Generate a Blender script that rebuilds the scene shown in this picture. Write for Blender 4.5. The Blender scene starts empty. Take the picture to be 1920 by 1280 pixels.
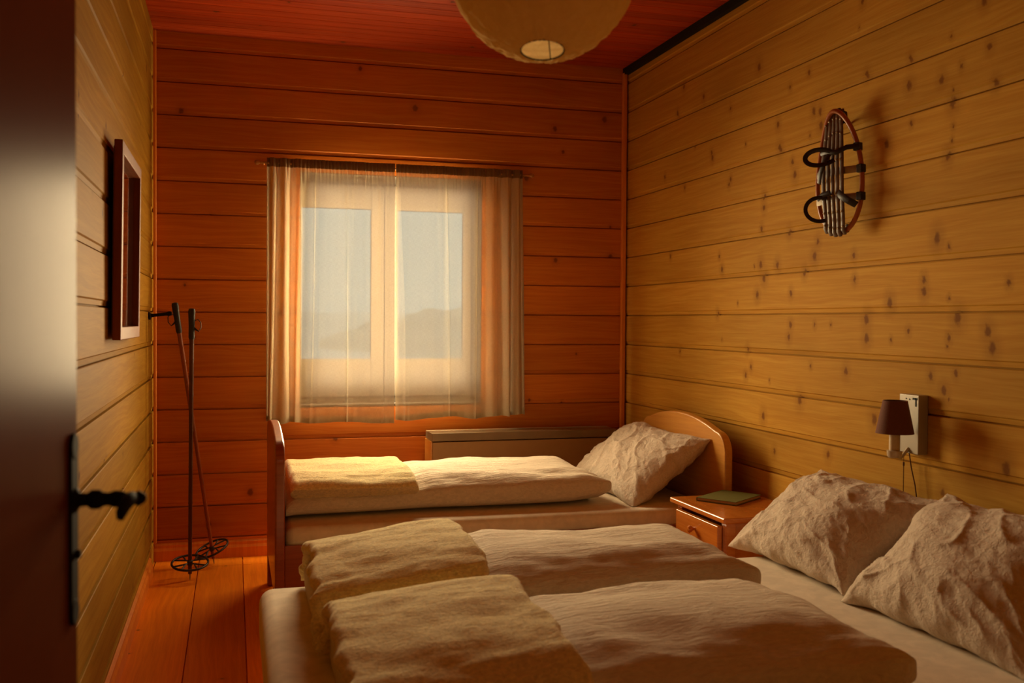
import bpy, bmesh, math, random
from mathutils import Vector, Matrix, noise
PI = math.pi
random.seed(7)
SC = bpy.context.scene
COL = SC.collection

# ------------------------------------------------------------------ camera
def make_camera():
    f_px, yaw, pitch, roll = 1836.5, 0.276974, -0.0202101, 0.00647616
    cy, sy = math.cos(yaw), math.sin(yaw)
    fwd = Vector((sy * math.cos(pitch), cy * math.cos(pitch), math.sin(pitch)))
    rt = Vector((cy, -sy, 0)); up = rt.cross(fwd)
    c, s = math.cos(roll), math.sin(roll)
    r2 = c * rt + s * up; u2 = -s * rt + c * up
    cam = bpy.data.cameras.new('camera'); o = bpy.data.objects.new('camera', cam); COL.objects.link(o)
    m = Matrix((r2, u2, -fwd)).transposed().to_4x4()
    m.translation = (0.416653, -5.641056, 1.317251)
    o.matrix_world = m
    cam.sensor_width = 36.0; cam.lens = f_px * 36.0 / 1920.0
    cam.clip_start = 0.05
    cam.dof.use_dof = True; cam.dof.focus_distance = 4.6; cam.dof.aperture_fstop = 4.0
    SC.camera = o
make_camera()

# ------------------------------------------------------------------ world, light, exposure
W = bpy.data.worlds.new('sky'); SC.world = W; W.use_nodes = True
bg = W.node_tree.nodes['Background']
bg.inputs['Color'].default_value = (0.60, 0.90, 0.95, 1); bg.inputs['Strength'].default_value = 1.12

def area_light(name, loc, rot, sx, sy, power, color, spread=PI):
    l = bpy.data.lights.new(name, 'AREA'); l.shape = 'RECTANGLE'; l.size = sx; l.size_y = sy
    l.energy = power; l.color = color; l.spread = spread
    o = bpy.data.objects.new(name, l); COL.objects.link(o); o.location = loc; o.rotation_euler = rot
    return o
# daylight falling in through the curtained window
# (a stack of narrow upright strips in the reveal: a frontal beam and a steep share from the high sky)
DAY_N = 10
for i_ in range(DAY_N):
    z_ = 0.98 + (2.09 - 0.98) * (i_ + 0.5) / DAY_N
    f_ = 0.95 + (2.09 - 0.95) * (i_ + 0.5) / DAY_N
    area_light('window_daylight', (1.304, 0.030, f_), (math.radians(-90 + 12), 0, 0), 0.92, 0.10, 124 / DAY_N, (1.0, 0.79, 0.50), math.radians(104))
# (upright strips in the same reveal for the brighter sky on the right, which reaches the left corner)
for i_ in range(DAY_N):
    x_ = 0.84 + (1.77 - 0.84) * (i_ + 0.5) / DAY_N
    area_light('window_skylight', (x_, 0.030, 1.53), (math.radians(-90), 0, math.radians(-38)), 0.10, 1.10, 52 / DAY_N, (1.0, 0.74, 0.40))
    area_light('window_skylight', (1.304, 0.032, 0.98 + (2.09 - 0.98) * (i_ + 0.5) / DAY_N), (math.radians(-90 + 34), 0, 0), 0.92, 0.115, 28 / DAY_N, (1.0, 0.75, 0.42))
# weak warm fill lamp, added out of view behind the doorway
pl = bpy.data.lights.new('added_fill_lamp', 'POINT'); pl.energy = 6; pl.color = (1.0, 0.6, 0.3); pl.shadow_soft_size = 0.25
po = bpy.data.objects.new('added_fill_lamp', pl); COL.objects.link(po); po.location = (0.9, -6.0, 2.3)

SC.view_settings.view_transform = 'Standard'; SC.view_settings.look = 'None'
SC.view_settings.gamma = 1.0; SC.view_settings.use_curve_mapping = False
SC.view_settings.exposure = 0.0
try:
    SC.cycles.use_denoising = True
    SC.cycles.denoiser = 'OPENIMAGEDENOISE'
    SC.cycles.denoising_input_passes = 'RGB_ALBEDO_NORMAL'
    SC.cycles.transparent_max_bounces = 24
    SC.cycles.max_bounces = 10; SC.cycles.diffuse_bounces = 6; SC.cycles.glossy_bounces = 3
    SC.cycles.transmission_bounces = 6
    SC.cycles.sample_clamp_indirect = 4.0
    SC.cycles.caustics_reflective = False; SC.cycles.caustics_refractive = False
except Exception:
    pass

# ------------------------------------------------------------------ helpers: meshes
class MB:
    def __init__(self): self.v = []; self.f = []
    def add(self, v, f, M=None):
        n = len(self.v)
        self.v += [tuple(M @ Vector(p)) if M else tuple(p) for p in v]
        self.f += [tuple(i + n for i in q) for q in f]
        return self
    def box(self, a, b, M=None):
        x0, y0, z0 = a; x1, y1, z1 = b
        v = [(x0,y0,z0),(x1,y0,z0),(x1,y1,z0),(x0,y1,z0),(x0,y0,z1),(x1,y0,z1),(x1,y1,z1),(x0,y1,z1)]
        return self.add(v, [(0,3,2,1),(4,5,6,7),(0,1,5,4),(1,2,6,5),(2,3,7,6),(3,0,4,7)], M)
    def tube(self, pts, r, n=10, closed=False, M=None, flat=None):
        pts = [Vector(p) for p in pts]; m = len(pts)
        rs = r if isinstance(r, (list, tuple)) else [r] * m
        V = []; F = []
        ref = None
        for i, p in enumerate(pts):
            if closed: t = pts[(i + 1) % m] - pts[i - 1]
            else: t = pts[min(i + 1, m - 1)] - pts[max(i - 1, 0)]
            if t.length < 1e-9: t = Vector((0, 0, 1))
            t.normalize()
            if ref is None:
                ref = Vector((0, 0, 1)) if abs(t.z) < 0.9 else Vector((1, 0, 0))
                if flat is not None: ref = Vector(flat)
            a = ref - t * ref.dot(t)
            if a.length < 1e-6: a = t.orthogonal()
            a.normalize(); b = t.cross(a)
            if flat is None: ref = a
            for k in range(n):
                th = 2 * PI * k / n
                rr = rs[i]
                if isinstance(rr, (list, tuple)): ra, rb = rr
                else: ra = rb = rr
                V.append(p + a * (ra * math.cos(th)) + b * (rb * math.sin(th)))
        for i in range(m if closed else m - 1):
            j = (i + 1) % m
            for k in range(n):
                l = (k + 1) % n
                F.append((i * n + k, i * n + l, j * n + l, j * n + k))
        if not closed:
            F.append(tuple(reversed(range(n)))); F.append(tuple((m - 1) * n + k for k in range(n)))
        return self.add(V, F, M)
    def lathe(self, prof, n=32, M=None, cap=True):
        V = []; F = []; m = len(prof)
        for r, z in prof:
            for k in range(n):
                th = 2 * PI * k / n
                V.append((r * math.cos(th), r * math.sin(th), z))
        for i in range(m - 1):
            for k in range(n):
                l = (k + 1) % n
                F.append((i * n + k, i * n + l, (i + 1) * n + l, (i + 1) * n + k))
        if cap:
            F.append(tuple(reversed(range(n)))); F.append(tuple((m - 1) * n + k for k in range(n)))
        return self.add(V, F, M)
    def grid(self, fn, nu, nv, wrap_u=False):
        V = [fn(i / (nu if wrap_u else nu - 1), j / (nv - 1)) for j in range(nv) for i in range(nu)]
        F = []
        for j in range(nv - 1):
            for i in range(nu if wrap_u else nu - 1):
                k = (i + 1) % nu
                F.append((j * nu + i, j * nu + k, (j + 1) * nu + k, (j + 1) * nu + i))
        return self.add(V, F)
    def prism(self, poly, d, M=None):           # poly in the xy plane, extruded by d along z
        n = len(poly)
        V = [(x, y, 0) for x, y in poly] + [(x, y, d) for x, y in poly]
        F = [tuple(reversed(range(n))), tuple(range(n, 2 * n))] + [(i, (i + 1) % n, n + (i + 1) % n, n + i) for i in range(n)]
        return self.add(V, F, M)
    def build(self, name, mat, parent=None, bevel=0, smooth=True, sub=0, solid=0, angle=40, seg=2, fixn=True):
        me = bpy.data.meshes.new(name); me.from_pydata([tuple(p) for p in self.v], [], self.f)
        if fixn:
            bm = bmesh.new(); bm.from_mesh(me); bmesh.ops.recalc_face_normals(bm, faces=bm.faces); bm.to_mesh(me); bm.free()
        me.materials.append(mat)
        if smooth:
            me.polygons.foreach_set('use_smooth', [True] * len(me.polygons))
            me.set_sharp_from_angle(angle=math.radians(angle))
        me.update()
        o = bpy.data.objects.new(name, me); COL.objects.link(o)
        if parent: o.parent = parent
        if solid:
            m = o.modifiers.new('solid', 'SOLIDIFY'); m.thickness = solid; m.offset = -1
        if bevel:
            m = o.modifiers.new('bevel', 'BEVEL'); m.width = bevel; m.segments = seg; m.limit_method = 'ANGLE'; m.harden_normals = True
        if sub:
            m = o.modifiers.new('sub', 'SUBSURF'); m.levels = sub; m.render_levels = sub
        return o

def tag(o, label=None, cat=None, group=None, kind=None):
    if label: o['label'] = label
    if cat: o['category'] = cat
    if group: o['group'] = group
    if kind: o['kind'] = kind
    return o
def thing(name, label, cat, group=None, loc=(0, 0, 0)):
    o = bpy.data.objects.new(name, None); COL.objects.link(o); o.empty_display_size = 0.1; o.location = loc
    return tag(o, label, cat, group)
def structure(o, label=None): return tag(o, label, None, None, 'structure')

# ------------------------------------------------------------------ helpers: materials
class NT:
    def __init__(self, name):
        self.m = bpy.data.materials.new(name); self.m.use_nodes = True
        self.t = self.m.node_tree; self.t.nodes.clear()
        self.out = self.t.nodes.new('ShaderNodeOutputMaterial')
    def n(self, typ, **kw):
        x = self.t.nodes.new(typ)
        for k, v in kw.items(): setattr(x, k, v)
        return x
    def link(self, a, b): self.t.links.new(a, b)
    def put(self, sock, v):
        if isinstance(v, bpy.types.NodeSocket): self.link(v, sock)
        elif isinstance(v, (tuple, list)) and len(v) == 3 and sock.type == 'RGBA': sock.default_value = (*v, 1)
        else: sock.default_value = v
    def math(self, op, a, b=None, c=None, clamp=False):
        x = self.n('ShaderNodeMath', operation=op, use_clamp=clamp)
        self.put(x.inputs[0], a)
        if b is not None: self.put(x.inputs[1], b)
        if c is not None: self.put(x.inputs[2], c)
        return x.outputs[0]
    def comb(self, x, y, z):
        c = self.n('ShaderNodeCombineXYZ')
        for i, v in enumerate((x, y, z)): self.put(c.inputs[i], v)
        return c.outputs[0]
    def smooth(self, v, a, b, c=0.0, d=1.0):
        x = self.n('ShaderNodeMapRange', interpolation_type='SMOOTHSTEP')
        self.put(x.inputs[0], v)
        for i, k in enumerate((a, b, c, d)): self.put(x.inputs[i + 1], k)
        return x.outputs[0]
    def noise(self, vec, scale, detail=3, rough=0.55, dist=0.0):
        x = self.n('ShaderNodeTexNoise')
        if vec is not None: self.put(x.inputs['Vector'], vec)
        x.inputs['Scale'].default_value = scale; x.inputs['Detail'].default_value = detail
        x.inputs['Roughness'].default_value = rough; x.inputs['Distortion'].default_value = dist
        return x.outputs['Fac']
    def mix(self, fac, a, b, blend='MIX'):
        x = self.n('ShaderNodeMix', data_type='RGBA', blend_type=blend)
        self.put(x.inputs[0], fac); self.put(x.inputs[6], a); self.put(x.inputs[7], b)
        return x.outputs[2]
    def bump(self, h, strength, dist):
        x = self.n('ShaderNodeBump'); x.inputs['Strength'].default_value = strength; x.inputs['Distance'].default_value = dist
        self.link(h, x.inputs['Height']); return x.outputs[0]
    def principled(self, color, rough=0.5, spec=0.5, metal=0.0, normal=None, coat=0.0, coat_rough=0.1, sheen=0.0, ior=1.5):
        p = self.n('ShaderNodeBsdfPrincipled')
        self.put(p.inputs['Base Color'], color); self.put(p.inputs['Roughness'], rough)
        p.inputs['Specular IOR Level'].default_value = spec; p.inputs['Metallic'].default_value = metal
        p.inputs['IOR'].default_value = ior
        p.inputs['Coat Weight'].default_value = coat; p.inputs['Coat Roughness'].default_value = coat_rough
        p.inputs['Sheen Weight'].default_value = sheen
        if normal is not None: self.link(normal, p.inputs['Normal'])
        self.link(p.outputs[0], self.out.inputs[0]); return p

def wood(name, light, dark, along='X', across='Z', pitch=0.178, zero=0.0, knot_col=(0.10, 0.03, 0.006), knot_density=0.5,
         knots=None, rough=0.45, spec=0.4, grain=55.0, vary=0.35, bump=0.25, coat=0.0, knot_scale=3.4, coat_rough=.12):
    k = NT(name)
    tc = k.n('ShaderNodeTexCoord'); sp = k.n('ShaderNodeSeparateXYZ'); k.link(tc.outputs['Object'], sp.inputs[0])
    L = sp.outputs['XYZ'.index(along)]; A = sp.outputs['XYZ'.index(across)]
    T = sp.outputs[[i for i in range(3) if 'XYZ'[i] not in (along, across)][0]]
    idx = k.math('FLOOR', k.math('DIVIDE', k.math('SUBTRACT', A, zero), pitch))
    wn = k.n('ShaderNodeTexWhiteNoise', noise_dimensions='1D'); k.link(idx, wn.inputs['W'])
    rnd = wn.outputs['Value']
    Ls = k.math('MULTIPLY_ADD', rnd, 37.0, L)
    # flowing annual rings: grain coordinate bent by a slow noise
    warp = k.noise(k.comb(k.math('MULTIPLY', Ls, 1.3), k.math('MULTIPLY', A, 5.0), T), 1.0, 2)
    Aw = k.math('MULTIPLY_ADD', warp, 0.10, A)
    g1 = k.noise(k.comb(k.math('MULTIPLY', Ls, 1.6), k.math('MULTIPLY', Aw, grain), k.math('MULTIPLY', T, 20)), 1.0, 4, 0.6)
    g2 = k.noise(k.comb(k.math('MULTIPLY', Ls, 6.0), k.math('MULTIPLY', A, grain * 5), T), 1.0, 2, 0.5)
    gr = k.math('MULTIPLY_ADD', g2, 0.35, k.math('MULTIPLY', g1, 0.75))
    col = k.mix(k.smooth(gr, 0.30, 0.75), light, dark)
    blot = k.noise(k.comb(k.math('MULTIPLY', Ls, 1.1), k.math('MULTIPLY', A, 3.0), rnd), 1.0, 2)
    val = k.math('ADD', k.math('MULTIPLY_ADD', rnd, vary, 1.0 - vary * 0.5), k.math('MULTIPLY_ADD', blot, 0.5, -0.25))
    hv = k.n('ShaderNodeHueSaturation'); k.link(col, hv.inputs['Color']); k.link(val, hv.inputs['Value'])
    col = hv.outputs[0]
    wob = k.noise(k.comb(L, A, T), 60.0, 2)
    if knots:
        KP = k.comb(k.math('MULTIPLY_ADD', wob, 0.016, L), k.math('MULTIPLY', k.math('MULTIPLY_ADD', wob, 0.022, A), 0.72), 0.0)
        acc = None
        for (a, b, r) in knots:
            d = k.n('ShaderNodeVectorMath', operation='DISTANCE'); k.link(KP, d.inputs[0]); d.inputs[1].default_value = (a + .008, (b + 0.011) * 0.72, 0)
            q = k.math('DIVIDE', d.outputs['Value'], r * 1.12)
            acc = q if acc is None else k.math('MINIMUM', acc, q)
        core = k.smooth(acc, 0.40, 1.10, 1, 0); halo = k.smooth(acc, 0.8, 3.4, 0.45, 0)
    else:
        vo = k.n('ShaderNodeTexVoronoi', voronoi_dimensions='2D'); vo.inputs['Scale'].default_value = 1.0
        k.link(k.comb(k.math('MULTIPLY', k.math('MULTIPLY_ADD', wob, 0.014, Ls), knot_scale),
                      k.math('MULTIPLY', k.math('MULTIPLY_ADD', wob, 0.02, A), knot_scale * 0.8), 0.0), vo.inputs['Vector'])
        sc = k.n('ShaderNodeSeparateColor'); k.link(vo.outputs['Color'], sc.inputs[0])
        on = k.math('LESS_THAN', sc.outputs[0], knot_density)
        rad = k.math('MULTIPLY_ADD', sc.outputs[1], 0.04, 0.02)
        q = k.math('DIVIDE', vo.outputs['Distance'], rad)
        core = k.math('MULTIPLY', k.smooth(q, 0.5, 1.2, 1, 0), on); halo = k.math('MULTIPLY', k.smooth(q, 0.8, 3.2, 0.30, 0), on)
    col = k.mix(halo, col, k.mix(0.5, dark, knot_col))
    col = k.mix(k.math('MULTIPLY', core, 0.82), col, knot_col)
    nrm = k.bump(gr, bump, 0.0015)
    k.principled(col, rough, spec, normal=nrm, coat=coat, coat_rough=coat_rough)
    return k.m

def plain(name, col, rough=0.5, spec=0.5, metal=0.0, mottled=0.12, scale=30, coat=0.0, bump=0.0):
    k = NT(name); tc = k.n('ShaderNodeTexCoord')
    nz = k.noise(tc.outputs['Object'], scale, 4)
    c2 = tuple(max(0.0, x * (1 - 2 * mottled)) for x in col); c1 = tuple(min(1.0, x * (1 + mottled)) for x in col)
    nrm = k.bump(nz, bump, 0.002) if bump else None
    k.principled(k.mix(nz, c2, c1), rough, spec, metal, nrm, coat); return k.m

def fabric(name, col, weave=900.0, crinkle=90.0, strength=0.5, stretch=(1, 1, 1), rough=0.9, sheen=0.15, dark=0.82, wrinkle=None, depth=0.006):
    k = NT(name); tc = k.n('ShaderNodeTexCoord')
    mp = k.n('ShaderNodeMapping'); k.link(tc.outputs['Object'], mp.inputs[0]); mp.inputs['Scale'].default_value = stretch
    a = k.noise(mp.outputs[0], crinkle, 3, 0.6, 0.6); b = k.noise(tc.outputs['Object'], weave, 2)
    h = k.math('MULTIPLY_ADD', b, 0.35, a)
    if wrinkle:
        wv = k.n('ShaderNodeMapping'); k.link(tc.outputs['Object'], wv.inputs[0]); wv.inputs['Scale'].default_value = (wrinkle[0], wrinkle[1], wrinkle[2])
        h = k.math('MULTIPLY_ADD', k.noise(wv.outputs[0], 1.0, 4, 0.6, 0.8), wrinkle[3], h)
    c = k.mix(k.smooth(a, 0.25, 0.75), tuple(x * dark for x in col), col)
    k.principled(c, rough, 0.15, normal=k.bump(h, strength, depth), sheen=sheen); return k.m

M = {}
RW = 2.7478                                  # the right wall's plane
PITCH, ZERO = 0.178, 2.78275
KNOTS = [(-0.794, 2.588, 0.0118), (-1.027, 2.482, 0.0118), (-0.719, 2.459, 0.0118), (-1.581, 2.499, 0.0153), (-1.314, 2.362, 0.0083), (-1.13, 2.152, 0.0118), (-1.751, 2.201, 0.0118), (-1.767, 2.093, 0.0142), (-1.871, 2.018, 0.0094), (-1.891, 1.96, 0.0142), (-1.322, 2.018, 0.0094), (-1.307, 1.995, 0.0094), (-1.121, 2.178, 0.0094), (-0.563, 2.136, 0.0094), (-0.816, 2.043, 0.0083), (-1.636, 1.895, 0.0118), (-1.638, 1.845, 0.0118), (-1.853, 1.714, 0.0118), (-1.619, 1.75, 0.0106), (-2.071, 1.656, 0.0118), (-2.076, 2.195, 0.013), (-2.03, 2.204, 0.013), (-2.083, 2.135, 0.0142), (-0.934, 2.241, 0.0059), (-1.991, 2.375, 0.0094), (-1.845, 2.345, 0.0083), (-1.465, 2.163, 0.0059), (-2.003, 2.108, 0.0059), (-0.646, 1.683, 0.0094), (-1.243, 1.583, 0.0118), (-1.214, 1.649, 0.0083), (-1.615, 1.587, 0.0142), (-1.759, 1.579, 0.013), (-2.049, 1.599, 0.0153), (-1.645, 1.524, 0.0153), (-1.587, 1.449, 0.0142), (-1.974, 1.534, 0.0118), (-1.871, 1.449, 0.0106), (-1.199, 1.363, 0.0106), (-1.872, 1.31, 0.0118), (-1.86, 1.259, 0.0118), (-1.501, 1.194, 0.0106), (-1.537, 1.113, 0.0094), (-1.489, 1.072, 0.0106), (-2.03, 1.139, 0.0071), (-1.95, 0.99, 0.0165), (-1.652, 0.894, 0.0142), (-0.778, 1.164, 0.0083), (-1.406, 1.412, 0.0053), (-1.251, 1.235, 0.0053), (-1.558, 1.582, 0.0047), (-1.703, 1.06, 0.0053), (-2.055, 1.312, 0.0071), (-2.788, 1.615, 0.0165), (-2.318, 1.585, 0.0094), (-2.725, 1.473, 0.0106), (-2.726, 1.434, 0.013), (-2.54, 1.396, 0.0153), (-2.325, 1.492, 0.0094), (-2.894, 1.339, 0.0177), (-2.403, 1.334, 0.0153), (-2.405, 1.262, 0.0153), (-3.031, 1.296, 0.0153), (-3.052, 1.243, 0.0165), (-2.854, 1.272, 0.0094), (-2.646, 1.294, 0.0083), (-2.276, 1.129, 0.013), (-2.766, 1.139, 0.0106), (-2.89, 1.154, 0.0094), (-2.834, 1.091, 0.013), (-2.46, 0.955, 0.0177), (-3.117, 1.45, 0.0083), (-2.847, 1.581, 0.0059), (-2.851, 1.407, 0.0053), (-2.847, 1.243, 0.0053), (-2.858, 1.063, 0.0053), (-2.55, 1.26, 0.0059), (-2.171, 1.313, 0.0059), (-2.632, 2.172, 0.0142), (-2.384, 2.273, 0.0118), (-2.634, 2.269, 0.0106), (-2.993, 2.361, 0.013), (-2.799, 2.154, 0.013), (-2.854, 2.065, 0.0153), (-2.509, 1.984, 0.013), (-2.835, 1.888, 0.013), (-3.02, 2.208, 0.0106), (-3.046, 2.088, 0.0118), (-2.894, 2.178, 0.0083), (-2.843, 2.29, 0.0059), (-2.855, 2.109, 0.0053), (-2.859, 1.986, 0.0059), (-2.854, 1.938, 0.0059), (-2.646, 2.035, 0.0071), (-2.352, 2.56, 0.0106), (-2.332, 2.465, 0.0047), (-3.119, 0.866, 0.0189), (-1.752, 0.746, 0.0106), (-2.163, 0.785, 0.013), (-2.832, 1.092, 0.0094), (-2.834, 0.743, 0.0118)]
PINE_L, PINE_D = (0.57, 0.330, 0.052), (0.46, 0.228, 0.028)
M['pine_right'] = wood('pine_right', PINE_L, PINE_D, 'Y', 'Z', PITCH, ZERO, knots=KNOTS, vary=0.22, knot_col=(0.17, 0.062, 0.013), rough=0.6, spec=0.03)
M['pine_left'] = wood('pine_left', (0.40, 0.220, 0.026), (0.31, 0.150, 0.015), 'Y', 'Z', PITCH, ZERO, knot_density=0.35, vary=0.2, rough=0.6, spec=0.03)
M['pine_back_shaded'] = wood('pine_back_shaded', (0.60, 0.205, 0.026), (0.48, 0.130, 0.014), 'X', 'Z', PITCH, ZERO, knot_density=0.42, vary=0.25, knot_col=(0.14, 0.035, 0.006), rough=0.5, spec=0.2)  # redder than the side walls: the shade of indirect light is in the colour
M['ceiling'] = wood('ceiling_boards', (0.56, 0.085, 0.016), (0.33, 0.032, 0.006), 'X', 'Y', 0.088, 0.0, knot_density=0.25, vary=0.35, grain=90, rough=0.45, spec=0.2)
M['floor'] = wood('floor_boards', (0.86, 0.260, 0.012), (0.68, 0.170, 0.007), 'Y', 'X', 0.228, 0.009, knot_density=0.25, vary=0.3, rough=0.34, spec=0.25)
M['trim'] = wood('trim_wood', (0.80, 0.30, 0.04), (0.66, 0.20, 0.022), 'Z', 'X', 5.0, -1.0, knot_density=0.0, vary=0.0, rough=0.35)
M['bed_wood'] = wood('bed_wood', (0.33, 0.075, 0.014), (0.24, 0.045, 0.008), 'X', 'Z', 5.0, -1.0, knot_density=0.0, vary=0.0, rough=0.3, coat=0.2)  # darker than the headboard wood: the footboard's shade is in the colour
M['head_wood'] = wood('headboard_wood', (0.62, 0.30, 0.05), (0.52, 0.22, 0.03), 'Y', 'Z', 5.0, -1.0, knot_density=0.0, vary=0.0, rough=0.32, coat=0.2)
M['stand_wood'] = wood('nightstand_wood', (0.56, 0.185, 0.026), (0.44, 0.12, 0.014), 'Y', 'Z', 5.0, -1.0, knot_density=0.0, vary=0.0, rough=0.22, coat=0.4)
M['frame_wood'] = wood('mirror_frame_wood', (0.26, 0.075, 0.014), (0.18, 0.045, 0.008), 'Z', 'Y', 5.0, -5.0, knot_density=0.0, vary=0.0, rough=0.5, spec=0.12)
M['black_gap'] = plain('dark_trim', (0.012, 0.014, 0.010), 0.7, 0.2)
M['iron'] = plain('wrought_iron', (0.016, 0.012, 0.010), 0.7, 0.06, 0.0, 0.3, 80)
M['duvet'] = fabric('duvet_cotton', (0.72, 0.60, 0.44), 500, 80, 0.75, (0.6, 1.6, 1.0), wrinkle=(7, 34, 24, 2.2), depth=0.007)
M['pillow'] = fabric('pillow_cotton', (0.70, 0.58, 0.45), 600, 80, 0.75, (1.2, 0.9, 0.9), wrinkle=(22, 15, 22, 1.8), depth=0.008)
M['sheet'] = fabric('bed_sheet', (0.74, 0.63, 0.47), 900, 18, 0.18)
M['fleece'] = fabric('fleece', (0.94, 0.76, 0.33), 340, 105, 1.0, (0.8, 1.2, 1.2), 0.95, 0.35, 0.66, wrinkle=(8, 30, 30, 0.9), depth=0.0065)
M['brown_shade'] = fabric('shade_cloth', (0.16, 0.06, 0.035), 1200, 300, 0.2)
M['beige_paint'] = plain('beige_paint', (0.36, 0.22, 0.085), 0.5, 0.4, mottled=0.05)
M['lid_wood'] = plain('lid_wood', (0.24, 0.17, 0.09), 0.45, 0.4, mottled=0.15, scale=8)
M['white_metal'] = plain('white_metal', (0.40, 0.36, 0.28), 0.35, 0.5, 0.2, 0.05)
M['ivory'] = plain('ivory_plastic', (0.62, 0.47, 0.28), 0.4, 0.5, mottled=0.04)
M['clear'] = plain('acrylic', (0.55, 0.45, 0.32), 0.12, 0.6, mottled=0.05)
M['cord'] = plain('brown_cord', (0.12, 0.05, 0.02), 0.7, 0.2)
M['bamboo_dark'] = plain('bamboo_dark', (0.10, 0.028, 0.008), 0.4, 0.35, mottled=0.3, scale=14)
M['bamboo'] = plain('bamboo', (0.30, 0.070, 0.014), 0.4, 0.35, mottled=0.3, scale=14)
M['leather'] = plain('black_leather', (0.020, 0.014, 0.012), 0.45, 0.4, mottled=0.3, scale=60, bump=0.2)
M['strap'] = plain('brown_rawhide', (0.13, 0.075, 0.04), 0.4, 0.5, mottled=0.35, scale=50, bump=0.2)
M['steel'] = plain('worn_steel', (0.34, 0.28, 0.20), 0.5, 0.5, 0.5, 0.2, 40)
M['ash'] = plain('bent_ash', (0.42, 0.12, 0.025), 0.32, 0.5, mottled=0.2, scale=16)
M['green_cover'] = plain('green_cloth_cover', (0.13, 0.125, 0.018), 0.75, 0.25, mottled=0.12, scale=200, bump=0.15)
M['pages'] = plain('pages', (0.45, 0.30, 0.17), 0.8, 0.2, scale=120)
M['rod'] = plain('rod_wood', (0.42, 0.20, 0.05), 0.35, 0.5)
M['window_paint'] = plain('window_paint', (0.055, 0.045, 0.038), 0.45, 0.4, mottled=0.04)
M['snow'] = plain('snow', (0.80, 0.80, 0.78), 0.9, 0.1, mottled=0.03, scale=2)
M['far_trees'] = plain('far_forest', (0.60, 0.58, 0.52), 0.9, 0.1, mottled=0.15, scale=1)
M['hall_wall'] = wood('hall_wall', (0.50, 0.27, 0.10), (0.42, 0.2, 0.06), 'X', 'Z', PITCH, ZERO, knot_density=0.3)

def door_material():
    k = NT('door_lacquer'); tc = k.n('ShaderNodeTexCoord')
    nz = k.noise(tc.outputs['Object'], 6, 3)
    k.principled(k.mix(nz, (0.12, 0.030, 0.010), (0.16, 0.042, 0.014)), 0.30, 0.004); return k.m
M['door'] = door_material()
def mirror_material():
    k = NT('mirror_glass'); k.principled((0.62, 0.50, 0.36), 0.06, 0.5, 1.0); return k.m
M['mirror'] = mirror_material()
def pane_material():
    k = NT('window_glass')
    t = k.n('ShaderNodeBsdfTransparent'); t.inputs[0].default_value = (0.96, 0.97, 0.95, 1)
    g = k.n('ShaderNodeBsdfGlossy'); g.inputs['Roughness'].default_value = 0.02; g.inputs[0].default_value = (0.8, 0.8, 0.8, 1)
    f = k.n('ShaderNodeFresnel'); f.inputs[0].default_value = 1.25
    mx = k.n('ShaderNodeMixShader'); k.link(f.outputs[0], mx.inputs[0]); k.link(t.outputs[0], mx.inputs[1]); k.link(g.outputs[0], mx.inputs[2])
    k.link(mx.outputs[0], k.out.inputs[0]); return k.m
M['glass'] = pane_material()
def curtain_material():
    k = NT('sheer_linen'); tc = k.n('ShaderNodeTexCoord')
    sp = k.n('ShaderNodeSeparateXYZ'); k.link(tc.outputs['Object'], sp.inputs[0])
    h1 = k.noise(k.comb(k.math('MULTIPLY', sp.outputs[0], 60), 0.0, k.math('MULTIPLY', sp.outputs[2], 900)), 1.0, 2)
    h2 = k.noise(k.comb(k.math('MULTIPLY', sp.outputs[0], 900), 0.0, k.math('MULTIPLY', sp.outputs[2], 60)), 1.0, 2)
    wv = k.math('MULTIPLY', k.math('ADD', h1, h2), 0.5)
    tr = k.n('ShaderNodeBsdfTransparent'); tr.inputs[0].default_value = (1.0, 0.95, 0.84, 1)
    di = k.n('ShaderNodeBsdfDiffuse'); di.inputs[0].default_value = (0.88, 0.79, 0.60, 1)
    tl = k.n('ShaderNodeBsdfTranslucent'); k.put(tl.inputs[0], CURT_TL)
    ad = k.n('ShaderNodeMixShader'); ad.inputs[0].default_value = CURT_MIX
    k.link(di.outputs[0], ad.inputs[1]); k.link(tl.outputs[0], ad.inputs[2])
    mx = k.n('ShaderNodeMixShader'); k.link(k.smooth(wv, 0.3, 0.7, 1 - CURT_T - .08, 1 - CURT_T + .08), mx.inputs[0])
    k.link(tr.outputs[0], mx.inputs[1]); k.link(ad.outputs[0], mx.inputs[2]); k.link(mx.outputs[0], k.out.inputs[0]); return k.m
CURT_T, CURT_MIX, CURT_TL = 0.28, 0.38, (0.019, 0.0195, 0.020)
M['curtain'] = curtain_material()
M['heading'] = fabric('shaded_heading_linen', (0.20, 0.115, 0.045), 900, 200, 0.4)  # far darker than the curtain: lack of backlight is put into the colour
M['hem'] = fabric('linen_hem', (0.52, 0.33, 0.12), 900, 200, 0.3)
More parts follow.
